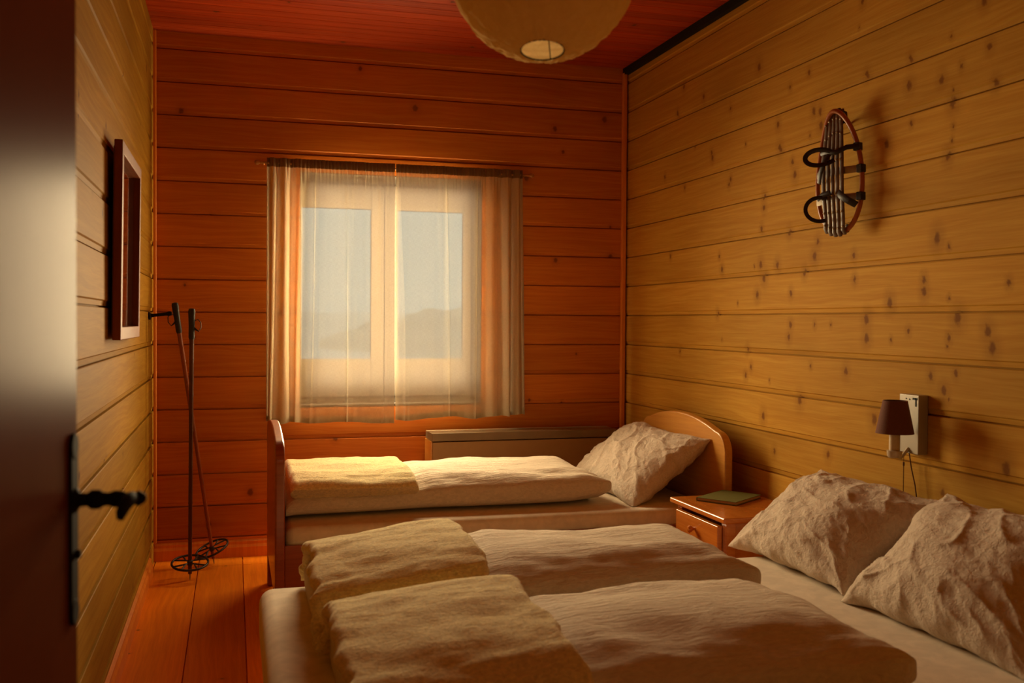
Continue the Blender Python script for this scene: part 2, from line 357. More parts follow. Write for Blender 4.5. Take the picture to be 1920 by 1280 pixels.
def paper_material():
    k = NT('rice_paper'); tc = k.n('ShaderNodeTexCoord')
    a = k.noise(tc.outputs['Object'], 26, 4, 0.6, 1.2); w = k.n('ShaderNodeTexWave', wave_type='BANDS', bands_direction='DIAGONAL')
    k.link(tc.outputs['Object'], w.inputs[0]); w.inputs['Scale'].default_value = 9; w.inputs['Distortion'].default_value = 9; w.inputs['Detail'].default_value = 3
    h = k.math('MULTIPLY_ADD', w.outputs['Fac'], 0.5, a)
    c = k.mix(a, (0.78, 0.55, 0.22), (0.92, 0.70, 0.32))
    di = k.n('ShaderNodeBsdfDiffuse'); k.link(c, di.inputs[0]); tl = k.n('ShaderNodeBsdfTranslucent'); k.link(c, tl.inputs[0])
    b = k.bump(h, 0.8, 0.006); k.link(b, di.inputs['Normal']); k.link(b, tl.inputs['Normal'])
    mx = k.n('ShaderNodeMixShader'); mx.inputs[0].default_value = 0.42
    k.link(di.outputs[0], mx.inputs[1]); k.link(tl.outputs[0], mx.inputs[2]); k.link(mx.outputs[0], k.out.inputs[0]); return k.m
M['paper'] = paper_material()

# ------------------------------------------------------------------ the setting
CEIL = 2.875
YN = -5.02                                     # the wall with the doorway
OX0, OX1, OZ0, OZ1 = 0.776, 1.832, 0.825, 2.155   # window opening
WT = 0.17

def board_profile(z_lo, z_hi):
    """list of (z, depth into the wall) from top to bottom: flat faces, a bevelled lower lip and a narrow dark gap"""
    pts = [(z_hi, 0.0)]
    k = math.ceil((ZERO - z_hi) / PITCH)
    while True:
        z = ZERO - k * PITCH
        if z - 0.03 < z_lo: break
        if z + 0.02 < z_hi:
            pts += [(z + 0.0235, 0.0), (z + 0.019, 0.005), (z + 0.003, 0.007), (z + 0.0028, 0.017), (z - 0.0028, 0.017), (z - 0.003, 0.002), (z - 0.005, 0.0)]
        k += 1
    pts.append((z_lo, 0.0)); return pts

def board_wall(name, mat, axis, plane, inward, a, b, openings=()):
    """plank wall; axis 'X' or 'Y' is the board direction, inward = +1/-1 sign of the room side on the other axis"""
    mb = MB(); prof = board_profile(0.0, CEIL)
    cuts = sorted({z for o in openings for z in (o[2], o[3])}, reverse=True)
    q = []
    for i, p in enumerate(prof):
        q.append(p)
        if i + 1 < len(prof):
            for c in cuts:
                if prof[i + 1][0] < c < p[0]:
                    t = (p[0] - c) / (p[0] - prof[i + 1][0]); q.append((c, p[1] + t * (prof[i + 1][1] - p[1])))
    def P(l, d, z):
        o = plane - inward * d
        return (l, o, z) if axis == 'X' else (o, l, z)
    for i in range(len(q) - 1):
        (z1, d1), (z0, d0) = q[i], q[i + 1]
        spans = [(a, b)]
        for o in openings:
            if o[2] <= min(z0, z1) + 1e-6 and max(z0, z1) <= o[3] + 1e-6:
                spans = [(a, o[0]), (o[1], b)]
        for s, e in spans:
            mb.add([P(s, d1, z1), P(e, d1, z1), P(e, d0, z0), P(s, d0, z0)], [(0, 1, 2, 3)])
            mb.add([P(s, WT, z1), P(e, WT, z1), P(e, WT, z0), P(s, WT, z0)], [(0, 1, 2, 3)])
            for x in (s, e):
                mb.add([P(x, d1, z1), P(x, WT, z1), P(x, WT, z0), P(x, d0, z0)], [(0, 1, 2, 3)])
    for o in openings:
        for z in (o[2], o[3]):
            mb.add([P(o[0], 0, z), P(o[1], 0, z), P(o[1], WT, z), P(o[0], WT, z)], [(0, 1, 2, 3)])
    for z in (0.0, CEIL):
        mb.add([P(a, 0, z), P(b, 0, z), P(b, WT, z), P(a, WT, z)], [(0, 1, 2, 3)])
    o = mb.build(name, mat, smooth=False, fixn=False)
    return o
structure(board_wall('wall_back', M['pine_back_shaded'], 'X', 0.0, -1, -0.15, RW + 0.15, [(OX0, OX1, OZ0, OZ1)]), 'pine plank wall coloured orange for its shade, with the curtained window')
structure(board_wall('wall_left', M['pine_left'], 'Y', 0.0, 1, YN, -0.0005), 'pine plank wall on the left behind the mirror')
structure(board_wall('wall_right', M['pine_right'], 'Y', RW, -1, YN, -0.0005), 'knotty light pine plank wall on the right')
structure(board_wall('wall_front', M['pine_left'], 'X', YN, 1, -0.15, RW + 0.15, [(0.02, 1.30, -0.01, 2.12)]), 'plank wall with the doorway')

# floor: boards along Y with fine gaps
mb = MB(); y_cut = -0.195
x = -0.20; k = 0
edges = [-0.2, 0.009, 0.237, 0.465, 0.693, 0.921, 1.149, 1.377, 1.605, 1.833, 2.061, 2.289, 2.517, 2.9]
for i in range(len(edges) - 1):
    g = 0.0024
    for (ya, yb) in ((-6.75, -2.6 - 0.37 * (i % 3)), (-2.6 - 0.37 * (i % 3), -0.195), (-0.195, 0.0)):
        mb.box((edges[i] + g, ya + g * .6, -0.03), (edges[i + 1] - g, yb - g * .6, 0.0))
mb.box((-0.2, -6.75, -0.06), (2.9, 0.0, -0.014)); mb.box((-0.2, 0.0, -0.06), (2.9, 0.17, -0.0005))
structure(mb.build('floor', M['floor'], smooth=False), 'red-brown varnished floorboards')
# ceiling: narrow boards running along X
mb = MB(); y = 0.0
while y > YN - 1.8:
    mb.box((-0.2, y - 0.0855, CEIL), (2.9, y - 0.0025, CEIL + 0.02)); y -= 0.088
mb.box((-0.2, YN - 1.8, CEIL + 0.012), (2.9, 0.17, CEIL + 0.06))
structure(mb.build('ceiling', M['ceiling'], smooth=False), 'red stained ceiling of narrow boards')
# unseen hallway shell behind the doorway, built to keep sky light out
mb = MB(); mb.box((-0.2, YN - 1.85, 0), (-0.12, YN - WT, CEIL)); structure(mb.build('wall_hall_left', M['hall_wall'], smooth=False))
mb = MB(); mb.box((2.82, YN - 1.85, 0), (2.9, YN - WT, CEIL)); structure(mb.build('wall_hall_right', M['hall_wall'], smooth=False))
mb = MB(); mb.box((-0.2, YN - 1.9, 0), (2.9, YN - 1.8, CEIL)); structure(mb.build('wall_hall_back', M['hall_wall'], smooth=False))
# corner posts, dark gap strip, baseboards
mb = MB(); mb.box((-0.004, -0.030, 0.10), (0.016, -0.0005, CEIL - .001)); structure(mb.build('trim_1', M['trim'], bevel=0.006), 'corner strip left of the window wall')
mb = MB(); mb.box((RW - 0.037, -0.030, 0.0), (RW - 0.009, -0.0005, CEIL - 0.03)); structure(mb.build('trim_2', M['trim'], bevel=0.006), 'red-brown corner strip right of the window wall')
mb = MB(); mb.box((RW - 0.030, YN, CEIL - 0.040), (RW - 0.0005, -0.001, CEIL - .0005)); structure(mb.build('trim_3', M['black_gap']), 'black strip along the top of the right wall')
mb = MB(); mb.prism([(0, 0), (0.018, 0), (0.018, 0.055), (0.011, 0.070), (0.011, 0.085), (0, 0.095)], RW, Matrix(((0, 0, 1, 0), (-1, 0, 0, -0.0005), (0, 1, 0, 0.0005), (0, 0, 0, 1))))
structure(mb.build('baseboard_back', M['trim'], smooth=False), 'baseboard under the window wall')
mb = MB(); mb.prism([(0, 0), (0.018, 0), (0.018, 0.055), (0.011, 0.070), (0.011, 0.085), (0, 0.095)], 4.7, Matrix(((1, 0, 0, 0.0005), (0, 0, 1, YN + .003), (0, 1, 0, 0.0005), (0, 0, 0, 1))))
structure(mb.build('baseboard_left', M['trim'], smooth=False), 'baseboard along the left wall')
mb = MB(); mb.prism([(0, 0), (0.018, 0), (0.018, 0.055), (0.011, 0.070), (0.011, 0.085), (0, 0.095)], 4.9, Matrix(((-1, 0, 0, RW - .0005), (0, 0, 1, YN + .05), (0, 1, 0, 0.0005), (0, 0, 0, 1))))
structure(mb.build('baseboard_right', M['trim'], smooth=False))

# window
win = structure(thing('window_1', None, None), 'two-leaf window behind the sheer curtains')
FY0, FY1 = 0.075, 0.135
mb = MB()
mb.box((OX0 - 0.0, FY0 + .01, OZ0), (OX0 + 0.012, FY1, OZ1)); mb.box((OX1 - 0.045, FY0 + .01, OZ0), (OX1, FY1, OZ1))
mb.box((OX0, FY0 + .01, OZ1 - 0.05), (OX1, FY1, OZ1)); mb.box((OX0, FY0 + .01, OZ0), (OX1, FY1, OZ0 + 0.05))
mb.box((OX0 + .0004, 0.002, OZ0 + .016), (OX0 + 0.008, FY0 + .012, OZ1 - .0004)); mb.box((OX1 - 0.008, 0.002, OZ0 + .016), (OX1 - .0004, FY0 + .012, OZ1 - .0004)); mb.box((OX0 + .008, 0.002, OZ1 - .008), (OX1 - .008, FY0 + .012, OZ1 - .0004))  # dark lining, added to stop the reveal glowing beside the strip lamps
mb.build('window_frame', M['window_paint'], win, bevel=0.003)
GX = [(0.788, 1.187), (1.340, 1.738)]           # glass of the two leaves
GZ0, GZ1 = 1.095, 1.965
for (gx0, gx1), (sx0, sx1) in zip(GX, ((0.789, 1.262), (1.265, 1.787))):
    s = MB()
    s.box((sx0, FY0, OZ0 + .05), (gx0 + .001, FY0 + 0.05, OZ1 - .05)) if gx0 - sx0 > .002 else None
    s.box((gx1, FY0, OZ0 + .05), (sx1, FY0 + 0.05, OZ1 - .05))
    s.box((gx0, FY0, GZ1), (gx1, FY0 + 0.05, OZ1 - .05)); s.box((gx0, FY0, OZ0 + .05), (gx1, FY0 + 0.05, GZ0))
    so = s.build('sash', M['window_paint'], win, bevel=0.003)
    p = MB(); p.box((gx0 - 0.001, FY0 + 0.022, GZ0 - .001), (gx1 + .001, FY0 + 0.027, GZ1 + .001)); p.build('pane', M['glass'], so, smooth=False)
mb = MB(); mb.box((OX0 + .001, 0.002, OZ0 + .0005), (OX1 - .001, FY0 + .02, OZ0 + 0.016)); mb.build('window_sill', M['window_paint'], win, bevel=0.004)
# the snow outside
mb = MB()
mb.grid(lambda u, v: (-14 + 34 * u, 1.2 + 40 * v, -0.9 + 2.6 * v * v * 1.0 + 0.25 * noise.noise(Vector((u * 9, v * 9, 3)))), 40, 40)
structure(mb.build('ground', M['snow'], fixn=False), 'snowy slope outside the window')
mb = MB()
mb.grid(lambda u, v: (2.0 + 26 * u, 26 + 6 * v, 0.0 + v * (4.2 * u * (1.35 - u) * 1.6 + 0.5 * noise.fractal(Vector((u * 14, 2.2, 0)), 1, 2, 4))), 80, 8)
structure(mb.build('hill', M['far_trees'], fixn=False), 'hazy wooded hillside outside the window')

# ------------------------------------------------------------------ door in the foreground
DA = math.radians(4.6)
door = bpy.data.objects.new('door_1', None); COL.objects.link(door)
tag(door, 'dark glossy door standing open at the left edge', None, None, 'structure')
DX, DY = 0.205, -4.15                           # free edge of the visible face
door.matrix_world = Matrix.Translation((DX, DY, 0)) @ Matrix.Rotation(-DA, 4, 'Z')
mb = MB(); mb.box((-0.042, -0.82, 0.008), (0.0, 0.0, 2.06)); mb.build('door_leaf', M['door'], door, bevel=0.004)
HZ = 1.068
mb = MB()
mb.box((0.0, -0.052, HZ - 0.155), (0.005, -0.016, HZ + 0.074)); 
mb.lathe([(0.001, 0), (0.018, 0), (0.018, 0.006), (0.001, 0.006)], 20, Matrix(((0, 0, 1, 0), (1, 0, 0, -0.034), (0, 1, 0, HZ - 0.155), (0, 0, 0, 1))))
mb.lathe([(0.001, 0), (0.018, 0), (0.018, 0.006), (0.001, 0.006)], 20, Matrix(((0, 0, 1, 0), (1, 0, 0, -0.034), (0, 1, 0, HZ + 0.074), (0, 0, 0, 1))))
mb.lathe([(0.001, 0), (0.006, 0), (0.006, 0.012), (0.001, 0.012)], 12, Matrix(((0, 0, 1, 0), (1, 0, 0, -0.034), (0, 1, 0, HZ - 0.075), (0, 0, 0, 1))))
mb.build('handle_plate', M['iron'], door, bevel=0.0015)
mb = MB()
mb.lathe([(0.004, 0.002), (0.017, 0.002), (0.017, 0.007), (0.010, 0.011), (0.009, 0.020), (0.0135, 0.026), (0.0135, 0.036), (0.010, 0.041), (0.009, 0.048), (0.012, 0.056), (0.011, 0.066), (0.008, 0.072), (0.008, 0.082), (0.011, 0.088), (0.006, 0.096), (0.002, 0.098)], 20,
         Matrix(((0, 0, 1, 0), (1, 0, 0, -0.034), (0, 1, 0, HZ), (0, 0, 0, 1))))
mb.tube([(0.078, -0.034, HZ), (0.080, -0.050, HZ + 0.002), (0.080, -0.065, HZ + 0.003), (0.078, -0.082, HZ - 0.001), (0.076, -0.096, HZ - 0.008), (0.076, -0.102, HZ - 0.014)],
        [(0.010, 0.010), (0.0095, 0.0095), (0.010, 0.009), (0.010, 0.008), (0.009, 0.007), (0.006, 0.005)], 14)
mb.build('door_handle', M['iron'], door)

# ------------------------------------------------------------------ curtains and rod
CY = -0.062
def curtain(name, label, x0, x1, dense_left, seed, zb, zt=2.213):
    NU, NV = 420, 70
    rnd = random.Random(seed)
    def warp(u):                                # fold phase: crowded folds on the outer side
        w = u if dense_left else 1 - u
        return 2 * PI * (3.2 * (1 - math.exp(-w * 4.6)) + 2.6 * w)
    def fn(u, v):
        z = zb + (zt - zb) * v
        w = u if dense_left else 1 - u
        dense = math.exp(-(w / 0.27) ** 4)
        hd = max(0.0, min(1, (z - 2.05) / 0.13))
        top = 1 - 0.55 * hd
        n1 = noise.noise(Vector((u * 6, z * 0.8, seed)))
        n2 = noise.noise(Vector((u * 22, z * 0.5, seed + 5)))
        ph = warp(u) + 0.9 * n1
        amp = (0.006 + 0.021 * dense) * top
        pk = (1 - abs(math.sin(ph * 0.5 + 1.3 + 0.6 * n2))) ** 4
        y = CY + amp * math.sin(ph) - 0.016 * pk * (1 - dense) * top * (1 - math.exp(-((1 - w) / 0.07) ** 2)) + 0.003 * n2 + 0.006 * (1 - v) * n1
        y += 0.0045 * hd * math.sin(u * 2 * PI * 34 + 3 * n2)
        flare = (x0 - 0.5 * (x0 + x1)) * 0.0
        x = x0 + (x1 - x0) * u + 0.010 * (1 - v) * math.sin(ph * 0.5 + 1) * (0.4 + dense)
        x += (-0.014 if dense_left else 0.012) * (1 - v) * (1 - u if dense_left else u)
        y += 0.0 if dense_left else 0.009 * max(0.0, 1 - u * 12)
        zz = z + (0.006 * math.sin(ph * .5) + 0.008 * n1 - 0.012 * (u if dense_left else 1 - u)) * (1 - v) ** 3
        return (x, y, zz)
    mb = MB(); mb.grid(fn, NU, NV)
    root = mb.build(name, M['curtain'], fixn=False, angle=180)
    tag(root, label, 'curtain', 'pair of sheer curtains')
    hem = MB(); hem.grid(lambda u, v: tuple(Vector(fn(u, 0.022 * v)) + Vector((0, 0.0025, 0))), 300, 3); hem.build('hem', M['hem'], root, fixn=False, angle=180)
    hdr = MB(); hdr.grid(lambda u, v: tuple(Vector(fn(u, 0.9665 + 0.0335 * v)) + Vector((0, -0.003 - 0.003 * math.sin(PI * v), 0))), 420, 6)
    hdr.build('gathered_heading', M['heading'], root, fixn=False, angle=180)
    return root
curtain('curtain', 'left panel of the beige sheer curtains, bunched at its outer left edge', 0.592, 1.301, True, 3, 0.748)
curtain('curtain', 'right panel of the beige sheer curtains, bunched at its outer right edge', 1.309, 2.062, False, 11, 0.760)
rod = thing('curtain_rod', 'thin wooden curtain rod with small turned ends above the window', 'curtain rod', loc=(1.33, 0, 2.185))
mb = MB(); mb.tube([(-0.77, CY + .011, 0), (0.77, CY + .011, 0)], 0.0065, 12); mb.build('rod', M['rod'], rod)
for s in (-1, 1):
    mb = MB(); mb.lathe([(0.001, 0), (0.008, 0.002), (0.006, 0.010), (0.012, 0.018), (0.0145, 0.027), (0.010, 0.036), (0.002, 0.040)], 18,
                        Matrix.Translation((s * 0.765, CY + .011, 0)) @ Matrix.Rotation(s * PI / 2, 4, 'Y'))
    mb.build('finial', M['rod'], rod)
    mb = MB(); mb.tube([(s * 0.752, 0.0, 0.0), (s * 0.752, CY + .011, 0.0)], 0.006, 10); mb.build('bracket', M['rod'], rod)

# ------------------------------------------------------------------ mirror on the left wall
mir = thing('wall_mirror', 'wooden framed mirror hanging on the left plank wall', 'mirror', loc=(0, -1.68, 1.59))
mir.rotation_euler = (0, math.radians(0.7), 0)
my0, my1, mz0, mz1 = -0.35, 0.35, -0.345, 0.345
fx0, fx1 = 0.019, 0.047
mb = MB()
for a, b in (((fx0, my0, mz0), (fx1, my0 + .045, mz1)), ((fx0, my1 - .045, mz0), (fx1, my1, mz1)),
             ((fx0, my0 + .045, mz1 - .045), (fx1, my1 - .045, mz1)), ((fx0, my0 + .045, mz0), (fx1, my1 - .045, mz0 + .045))):
    mb.box(a, b)
mb.build('frame', M['frame_wood'], mir, bevel=0.003)
mb = MB(); mb.box((fx0 + .002, my0 + .04, mz0 + .04), (fx0 + .005, my1 - .04, mz1 - .04)); mb.build('mirror_glass', M['mirror'], mir, smooth=False)
mb = MB(); mb.box((fx0 - .004, my0 + .02, mz0 + .02), (fx0 + .0015, my1 - .02, mz1 - .02)); mb.build('backing', M['lid_wood'], mir, smooth=False)

# ------------------------------------------------------------------ hook and ski poles
hk = thing('wall_hook', 'dark wooden peg sticking out of the left wall beside the ski poles', 'hook', loc=(0, -0.35, 1.335))
mb = MB(); mb.lathe([(0.002, 0.0), (0.020, 0.0), (0.021, 0.008), (0.010, 0.014), (0.008, 0.03), (0.0085, 0.085), (0.012, 0.10), (0.010, 0.112), (0.002, 0.116)], 16, Matrix.Rotation(PI / 2 - 0.12, 4, 'Y'))
mb.build('peg', M['iron'], hk)
def ski_pole(label, top, tip, basket_tilt, loop_side, strap_on=True):
    top, tip = Vector(top), Vector(tip); d = (top - tip); L = d.length; d.normalize()
    r = thing('ski_pole', label, 'ski pole', 'old bamboo ski poles', loc=tip)
    q = Vector((0, 0, 1)).rotation_difference(d); r.rotation_mode = 'QUATERNION'; r.rotation_quaternion = q
    mb = MB(); pr = []
    z = 0.03; n = 0
    prof = [(0.0035, 0.03)]
    while z < L - 0.14:
        rad = 0.0095 + 0.0025 * (z / L)
        prof += [(rad, z + 0.004), (rad, min(z + 0.170, L - .13)), (rad + 0.0016, min(z + 0.176, L - .125)), (rad, min(z + 0.182, L - .12))]; z += 0.182
    mb.lathe(prof, 14); mb.build('shaft', M['bamboo_dark' if loop_side > 0 else 'bamboo'], r)
    mb = MB(); mb.lathe([(0.0125, L - 0.16), (0.0155, L - 0.15), (0.015, L - 0.09), (0.017, L - 0.04), (0.018, L - 0.015), (0.015, L - 0.003), (0.004, L)], 16); mb.build('grip', M['leather'], r)
    mb = MB(); mb.lathe([(0.0008, 0.0), (0.003, 0.012), (0.0042, 0.05), (0.0075, 0.055), (0.0075, 0.075), (0.001, 0.076)], 12); mb.build('tip', M['steel'], r)
    s = loop_side
    pts = [(s * 0.012, 0, L - 0.065), (s * 0.030, 0.004, L - 0.055), (s * 0.044, 0.006, L - 0.072), (s * 0.046, 0.004, L - 0.098), (s * 0.034, 0, L - 0.118), (s * 0.020, -.002, L - 0.108), (s * 0.012, -0.002, L - 0.10)]
    mb = MB(); mb.tube(pts, [(0.0025, 0.006)] * len(pts), 10, flat=(0, 0, 0.01) if False else None); mb.build('wrist_strap', M['leather'], r)
    b = MB(); R = 0.088; zc = 0.088
    Rm = Matrix.Translation((0, 0, zc)) @ Matrix.Rotation(basket_tilt[1], 4, 'Y') @ Matrix.Rotation(basket_tilt[0], 4, 'X')
    b.tube([(R * math.cos(t), R * math.sin(t), 0) for t in [2 * PI * i / 40 for i in range(40)]], 0.0058, 10, True, Rm)
    for i in range(4):
        t = PI / 4 + i * PI / 2
        b.tube([(R * math.cos(t - .35), R * math.sin(t - .35), 0), (0.030 * math.cos(t), 0.030 * math.sin(t), 0.003), (0.012 * math.cos(t), 0.012 * math.sin(t), 0.004), (0.030 * math.cos(t), 0.030 * math.sin(t), 0.003), (R * math.cos(t + .35), R * math.sin(t + .35), 0)], 0.0042, 8, False, Rm)
    b.lathe([(0.008, -0.012), (0.014, -0.010), (0.014, 0.012), (0.008, 0.014)], 14, Rm)
    b.build('basket', M['leather'], r)
    return r
ski_pole('dark old bamboo ski pole standing upright in the left corner, nearer of the two', (0.211, -0.37, 1.375), (0.205, -0.464, 0.001), (0.28, 0.0), 1)
ski_pole('reddish bamboo ski pole leaning slantwise in the left corner behind the upright pole', (0.124, -0.30, 1.405), (0.317, -0.155, 0.002), (0.10, -0.25), -1)

# ------------------------------------------------------------------ radiator cover
rc = thing('radiator_cover', 'long low beige panelled radiator cover with flat lid under the window', 'radiator cover', loc=(2.05, -0.1, 0))
mb = MB(); mb.box((-0.55, -0.105, 0.0), (0.56, 0.079, 0.632)); mb.build('panel', M['beige_paint'], rc, bevel=0.004)
mb = MB(); mb.box((-0.555, -0.11, 0.637), (0.565, 0.08, 0.682)); mb.build('lid', M['lid_wood'], rc, bevel=0.003)
mb = MB(); mb.box((-0.561, -0.10, 0.0), (-0.5505, 0.075, 0.636)); mb.build('sunlit_side', M['head_wood'], rc, bevel=0.002)  # end face in orange wood colour, standing for the sunlight on it

# ------------------------------------------------------------------ soft things
def fr(p, seed, o=4): return noise.fractal(Vector(p) + Vector((seed * 7.3, seed * 3.1, seed)), 1.0, 2.0, o)
def sgnpow(v, e): return math.copysign(abs(v) ** e, v)

def loaf(name, x0, x1, yc, w, zb, h, mat, label, cat, group, seed, tip=0.06, e=0.55, foot_h=1.0, crown=0.0, skew=0.0):
    """a duvet folded into a long strip along X: full rounded section, flat underside, soft seamed head end"""
    NT_, NS = 72, 110
    mb = MB()
    def fn(u, v):                               # u round the section, v along X
        th = 2 * PI * u
        cy, sz = math.cos(th), math.sin(th)
        s = v
        end = max(0.0, (s - 0.90) / 0.10); st = max(0.0, (0.05 - s) / 0.05)
        thick = (1 - 0.30 * end ** 2.5) * (1 - 0.35 * st ** 2)
        hh = h * thick * (foot_h + (1 - foot_h) * min(1, max(0, (s - 0.30) / 0.15)))
        y = sgnpow(cy, e); z = sgnpow(sz, 0.62)
        x = x0 + (x1 - x0) * s
        near = max(0.0, -y)
        x += tip * end * (abs(cy) ** 3) * (1 if cy < 0 else 0.35) + 0.02 * end * noise.noise(Vector((u * 4, seed, 0)))
        x += skew * end * y
        ww = w * (1 + 0.02 * math.sin(s * 7 + seed)) * (1 - 0.10 * end ** 3)
        zz = zb + hh * 0.5 * (1 + z) if z > 0 else zb + hh * 0.5 * (1 + z * 1.0)
        if cy < 0: zz += 0.030 * end * abs(cy) ** 2
        zz += crown * (1 - y * y) * (1 if z > 0 else 0)
        yy = yc + ww * 0.5 * y
        n = fr((x * 2.6, yy * 5.0, zz * 5.0), seed) * 0.016
        wr = fr((x * 3.0, yy * 22.0, zz * 16.0), seed + 3, 3) * 0.006 * (0.4 + 0.6 * (s > .55) + end)
        nv = Vector((0, y * 0.6, max(z, 0.0)))
        p = Vector((x, yy, zz)) + nv * (n + wr)
        p.z = max(p.z, zb + 0.0005)
        return tuple(p)
    mb.grid(fn, NT_, NS, wrap_u=True)
    n0 = 0; nE = NT_ * (NS - 1)
    mb.f.append(tuple(range(NT_))); mb.f.append(tuple(nE + i for i in reversed(range(NT_))))
    o = mb.build(name, mat, angle=75); tag(o, label, cat, group); return o

def saddle(name, x0, x1, arc, thick, mat, label, cat, group, seed, ragged=0.0, slope=0.0, hem0=0.25):
    """a folded blanket laid over a strip: arc = list of (y, z) from the near hem over the top to the far hem"""
    pts = [Vector((0, y, z)) for y, z in arc]
    # resample with Catmull-Rom
    P = []
    for i in range(len(pts) - 1):
        p0, p1, p2, p3 = pts[max(i - 1, 0)], pts[i], pts[i + 1], pts[min(i + 2, len(pts) - 1)]
        for k in range(12):
            t = k / 12.0
            P.append(0.5 * ((2 * p1) + (p2 - p0) * t + (2 * p0 - 5 * p1 + 4 * p2 - p3) * t * t + (3 * p1 - p0 - 3 * p2 + p3) * t ** 3))
    P.append(pts[-1])
    m = len(P); N = []
    for i in range(m):
        t = P[min(i + 1, m - 1)] - P[max(i - 1, 0)]; t.normalize(); N.append(Vector((0, -t.z, t.y)))
    NX = 64
    # closed ring section: outer forward, rounded edge, inner back
    def ring(x, s):
        edge = min(s, 1 - s); er = 1 - 0.75 * max(0, 1 - edge / 0.035) ** 2
        R = []
        th = thick * er
        for i in range(m):
            n = fr((x * 3.2, P[i].y * 5, P[i].z * 5), seed) * 0.012 + fr((x * 7, P[i].y * 30, P[i].z * 30), seed + 2, 3) * 0.0035
            hemw = min(1.0, min(i, m - 1 - i) / 5.0) ** 0.5
            lift = -slope * (1 - s) ** 1.0 * max(0.0, min(1.0, (P[i].z - 0.45) / 0.15)); dx = ragged * fr((0.3, P[i].y * 7, P[i].z * 7), seed + (1 if s < .5 else 9)) * (1 if s < 0.5 else 0.7) * max(0, 1 - edge / 0.25)
            R.append(P[i] + N[i] * (th * 0.5 * (hem0 + (1 - hem0) * hemw) + n) + Vector((x + dx, 0, lift)))
        for i in reversed(range(m)):
            n = fr((x * 3.2, P[i].y * 5, P[i].z * 5), seed) * 0.012
            hemw = min(1.0, min(i, m - 1 - i) / 5.0) ** 0.5
            lift = -slope * (1 - s) ** 1.0 * max(0.0, min(1.0, (P[i].z - 0.45) / 0.15)); dx = ragged * fr((0.3, P[i].y * 7, P[i].z * 7), seed + (1 if s < .5 else 9)) * (1 if s < 0.5 else 0.7) * max(0, 1 - edge / 0.25)
            R.append(P[i] - N[i] * (th * 0.5 * (hem0 + (1 - hem0) * hemw) - n * 0.6) + Vector((x + dx, 0, lift)))
        return R
    mb = MB(); V = []; F = []; nr = 2 * m
    for j in range(NX):
        s = j / (NX - 1); ss = 0.5 - 0.5 * math.cos(PI * s) if False else s
        V += ring(x0 + (x1 - x0) * ss, ss)
    for j in range(NX - 1):
        for i in range(nr):
            k = (i + 1) % nr
            F.append((j * nr + i, j * nr + k, (j + 1) * nr + k, (j + 1) * nr + i))
    for j in (0, NX - 1):
        for i in range(m - 1):
            F.append((j * nr + i, j * nr + i + 1, j * nr + nr - 2 - i, j * nr + nr - 1 - i))
    mb.add(V, F)
    o = mb.build(name, mat, angle=75); tag(o, label, cat, group); return o

def pillow(name, center, a, b, T, tilt, yaw, label, group, seed, roll=0.0, sag=0.05, wr=1.0, zmin=0.0, xmax=9.0):
    """a = half width (along Y), b = half height up the slope, T = half thickness"""
    NU, NV = 150, 110
    R = Matrix.Translation(center) @ Matrix.Rotation(yaw, 4, 'Z') @ Matrix.Rotation(roll, 4, 'X') @ Matrix.Rotation(-tilt, 4, 'Y')
    # local frame: X up the slope towards the wall, Y width, Z outward normal of the leaning pillow
    def surf(u, v, sgn):
        p, q = 2 * u - 1, 2 * v - 1
        x = b * q * (1 - 0.08 * (1 - p * p)); y = a * p * (1 - 0.08 * (1 - q * q))
        e = max(0.0, (1 - abs(p) ** 2.2)) ** 0.55 * max(0.0, (1 - abs(q) ** 2.2)) ** 0.55
        z = sgn * T * e * (1 + 0.22 * noise.noise(Vector((p * 1.3 + seed, q * 1.3, seed))))
        z -= sag * (1 - p * p) * q * 0.5
        # creases fanning in from the corners and seams, and one broad buckle
        px, qy = p * a, q * b
        cp, cq = (a if p > 0 else -a), (b if q > 0 else -b)
        ang = math.atan2(qy - cq * 1.15, px - cp * 1.15); rd = math.hypot(px - cp, qy - cq)
        fan = (1 - abs(noise.noise(Vector((ang * 4.5 + seed, rd * 3.0, seed * 2.0 + (p > 0) * 3 + (q > 0) * 7))))) ** 4
        fanw = abs(p) * abs(q)
        buck = (1 - abs(noise.noise(Vector((px * 5.0 - qy * 6.0, qy * 4.0 + px * 2.0, seed + 9))))) ** 6
        fine = fr((px * 9 + qy * 4, qy * 26 - px * 8, 0.3), seed + 5, 3)
        d = (0.014 * fan * fanw ** 0.7 + 0.010 * buck + 0.0055 * fine) * wr
        z += sgn * d * min(1.0, e * 2.2)
        x += 0.014 * fr((p * 2.2, q * 2.2, 1), seed, 3); y += 0.014 * fr((p * 2.2, q * 2.2, 5), seed, 3)
        w_ = R @ Vector((x, y, z))
        w_.z = max(w_.z, zmin + 0.0015 + 0.02 * min(0.0, 0.0)); w_.x = min(w_.x, xmax - 0.002)
        return w_
    mb = MB()
    mb.grid(lambda u, v: surf(u, v, 1), NU, NV); mb.grid(lambda u, v: surf(u, v, -1), NU, NV)
    me_v = mb.v
    o = mb.build(name, M['pillow'], angle=180, fixn=False)
    bm = bmesh.new(); bm.from_mesh(o.data); bmesh.ops.remove_doubles(bm, verts=bm.verts, dist=0.0004); bmesh.ops.recalc_face_normals(bm, faces=bm.faces); bm.to_mesh(o.data); bm.free()
    o.data.polygons.foreach_set('use_smooth', [True] * len(o.data.polygons))
    tag(o, label, 'pillow', group); return o

def mattress(name, a, b, r, label, seed, mat):
    x0, y0, z0 = a; x1, y1, z1 = b
    mb = MB()
    mb.box(a, b)
    o = mb.build(name, mat, bevel=r, seg=5); tag(o, label, 'mattress'); return o

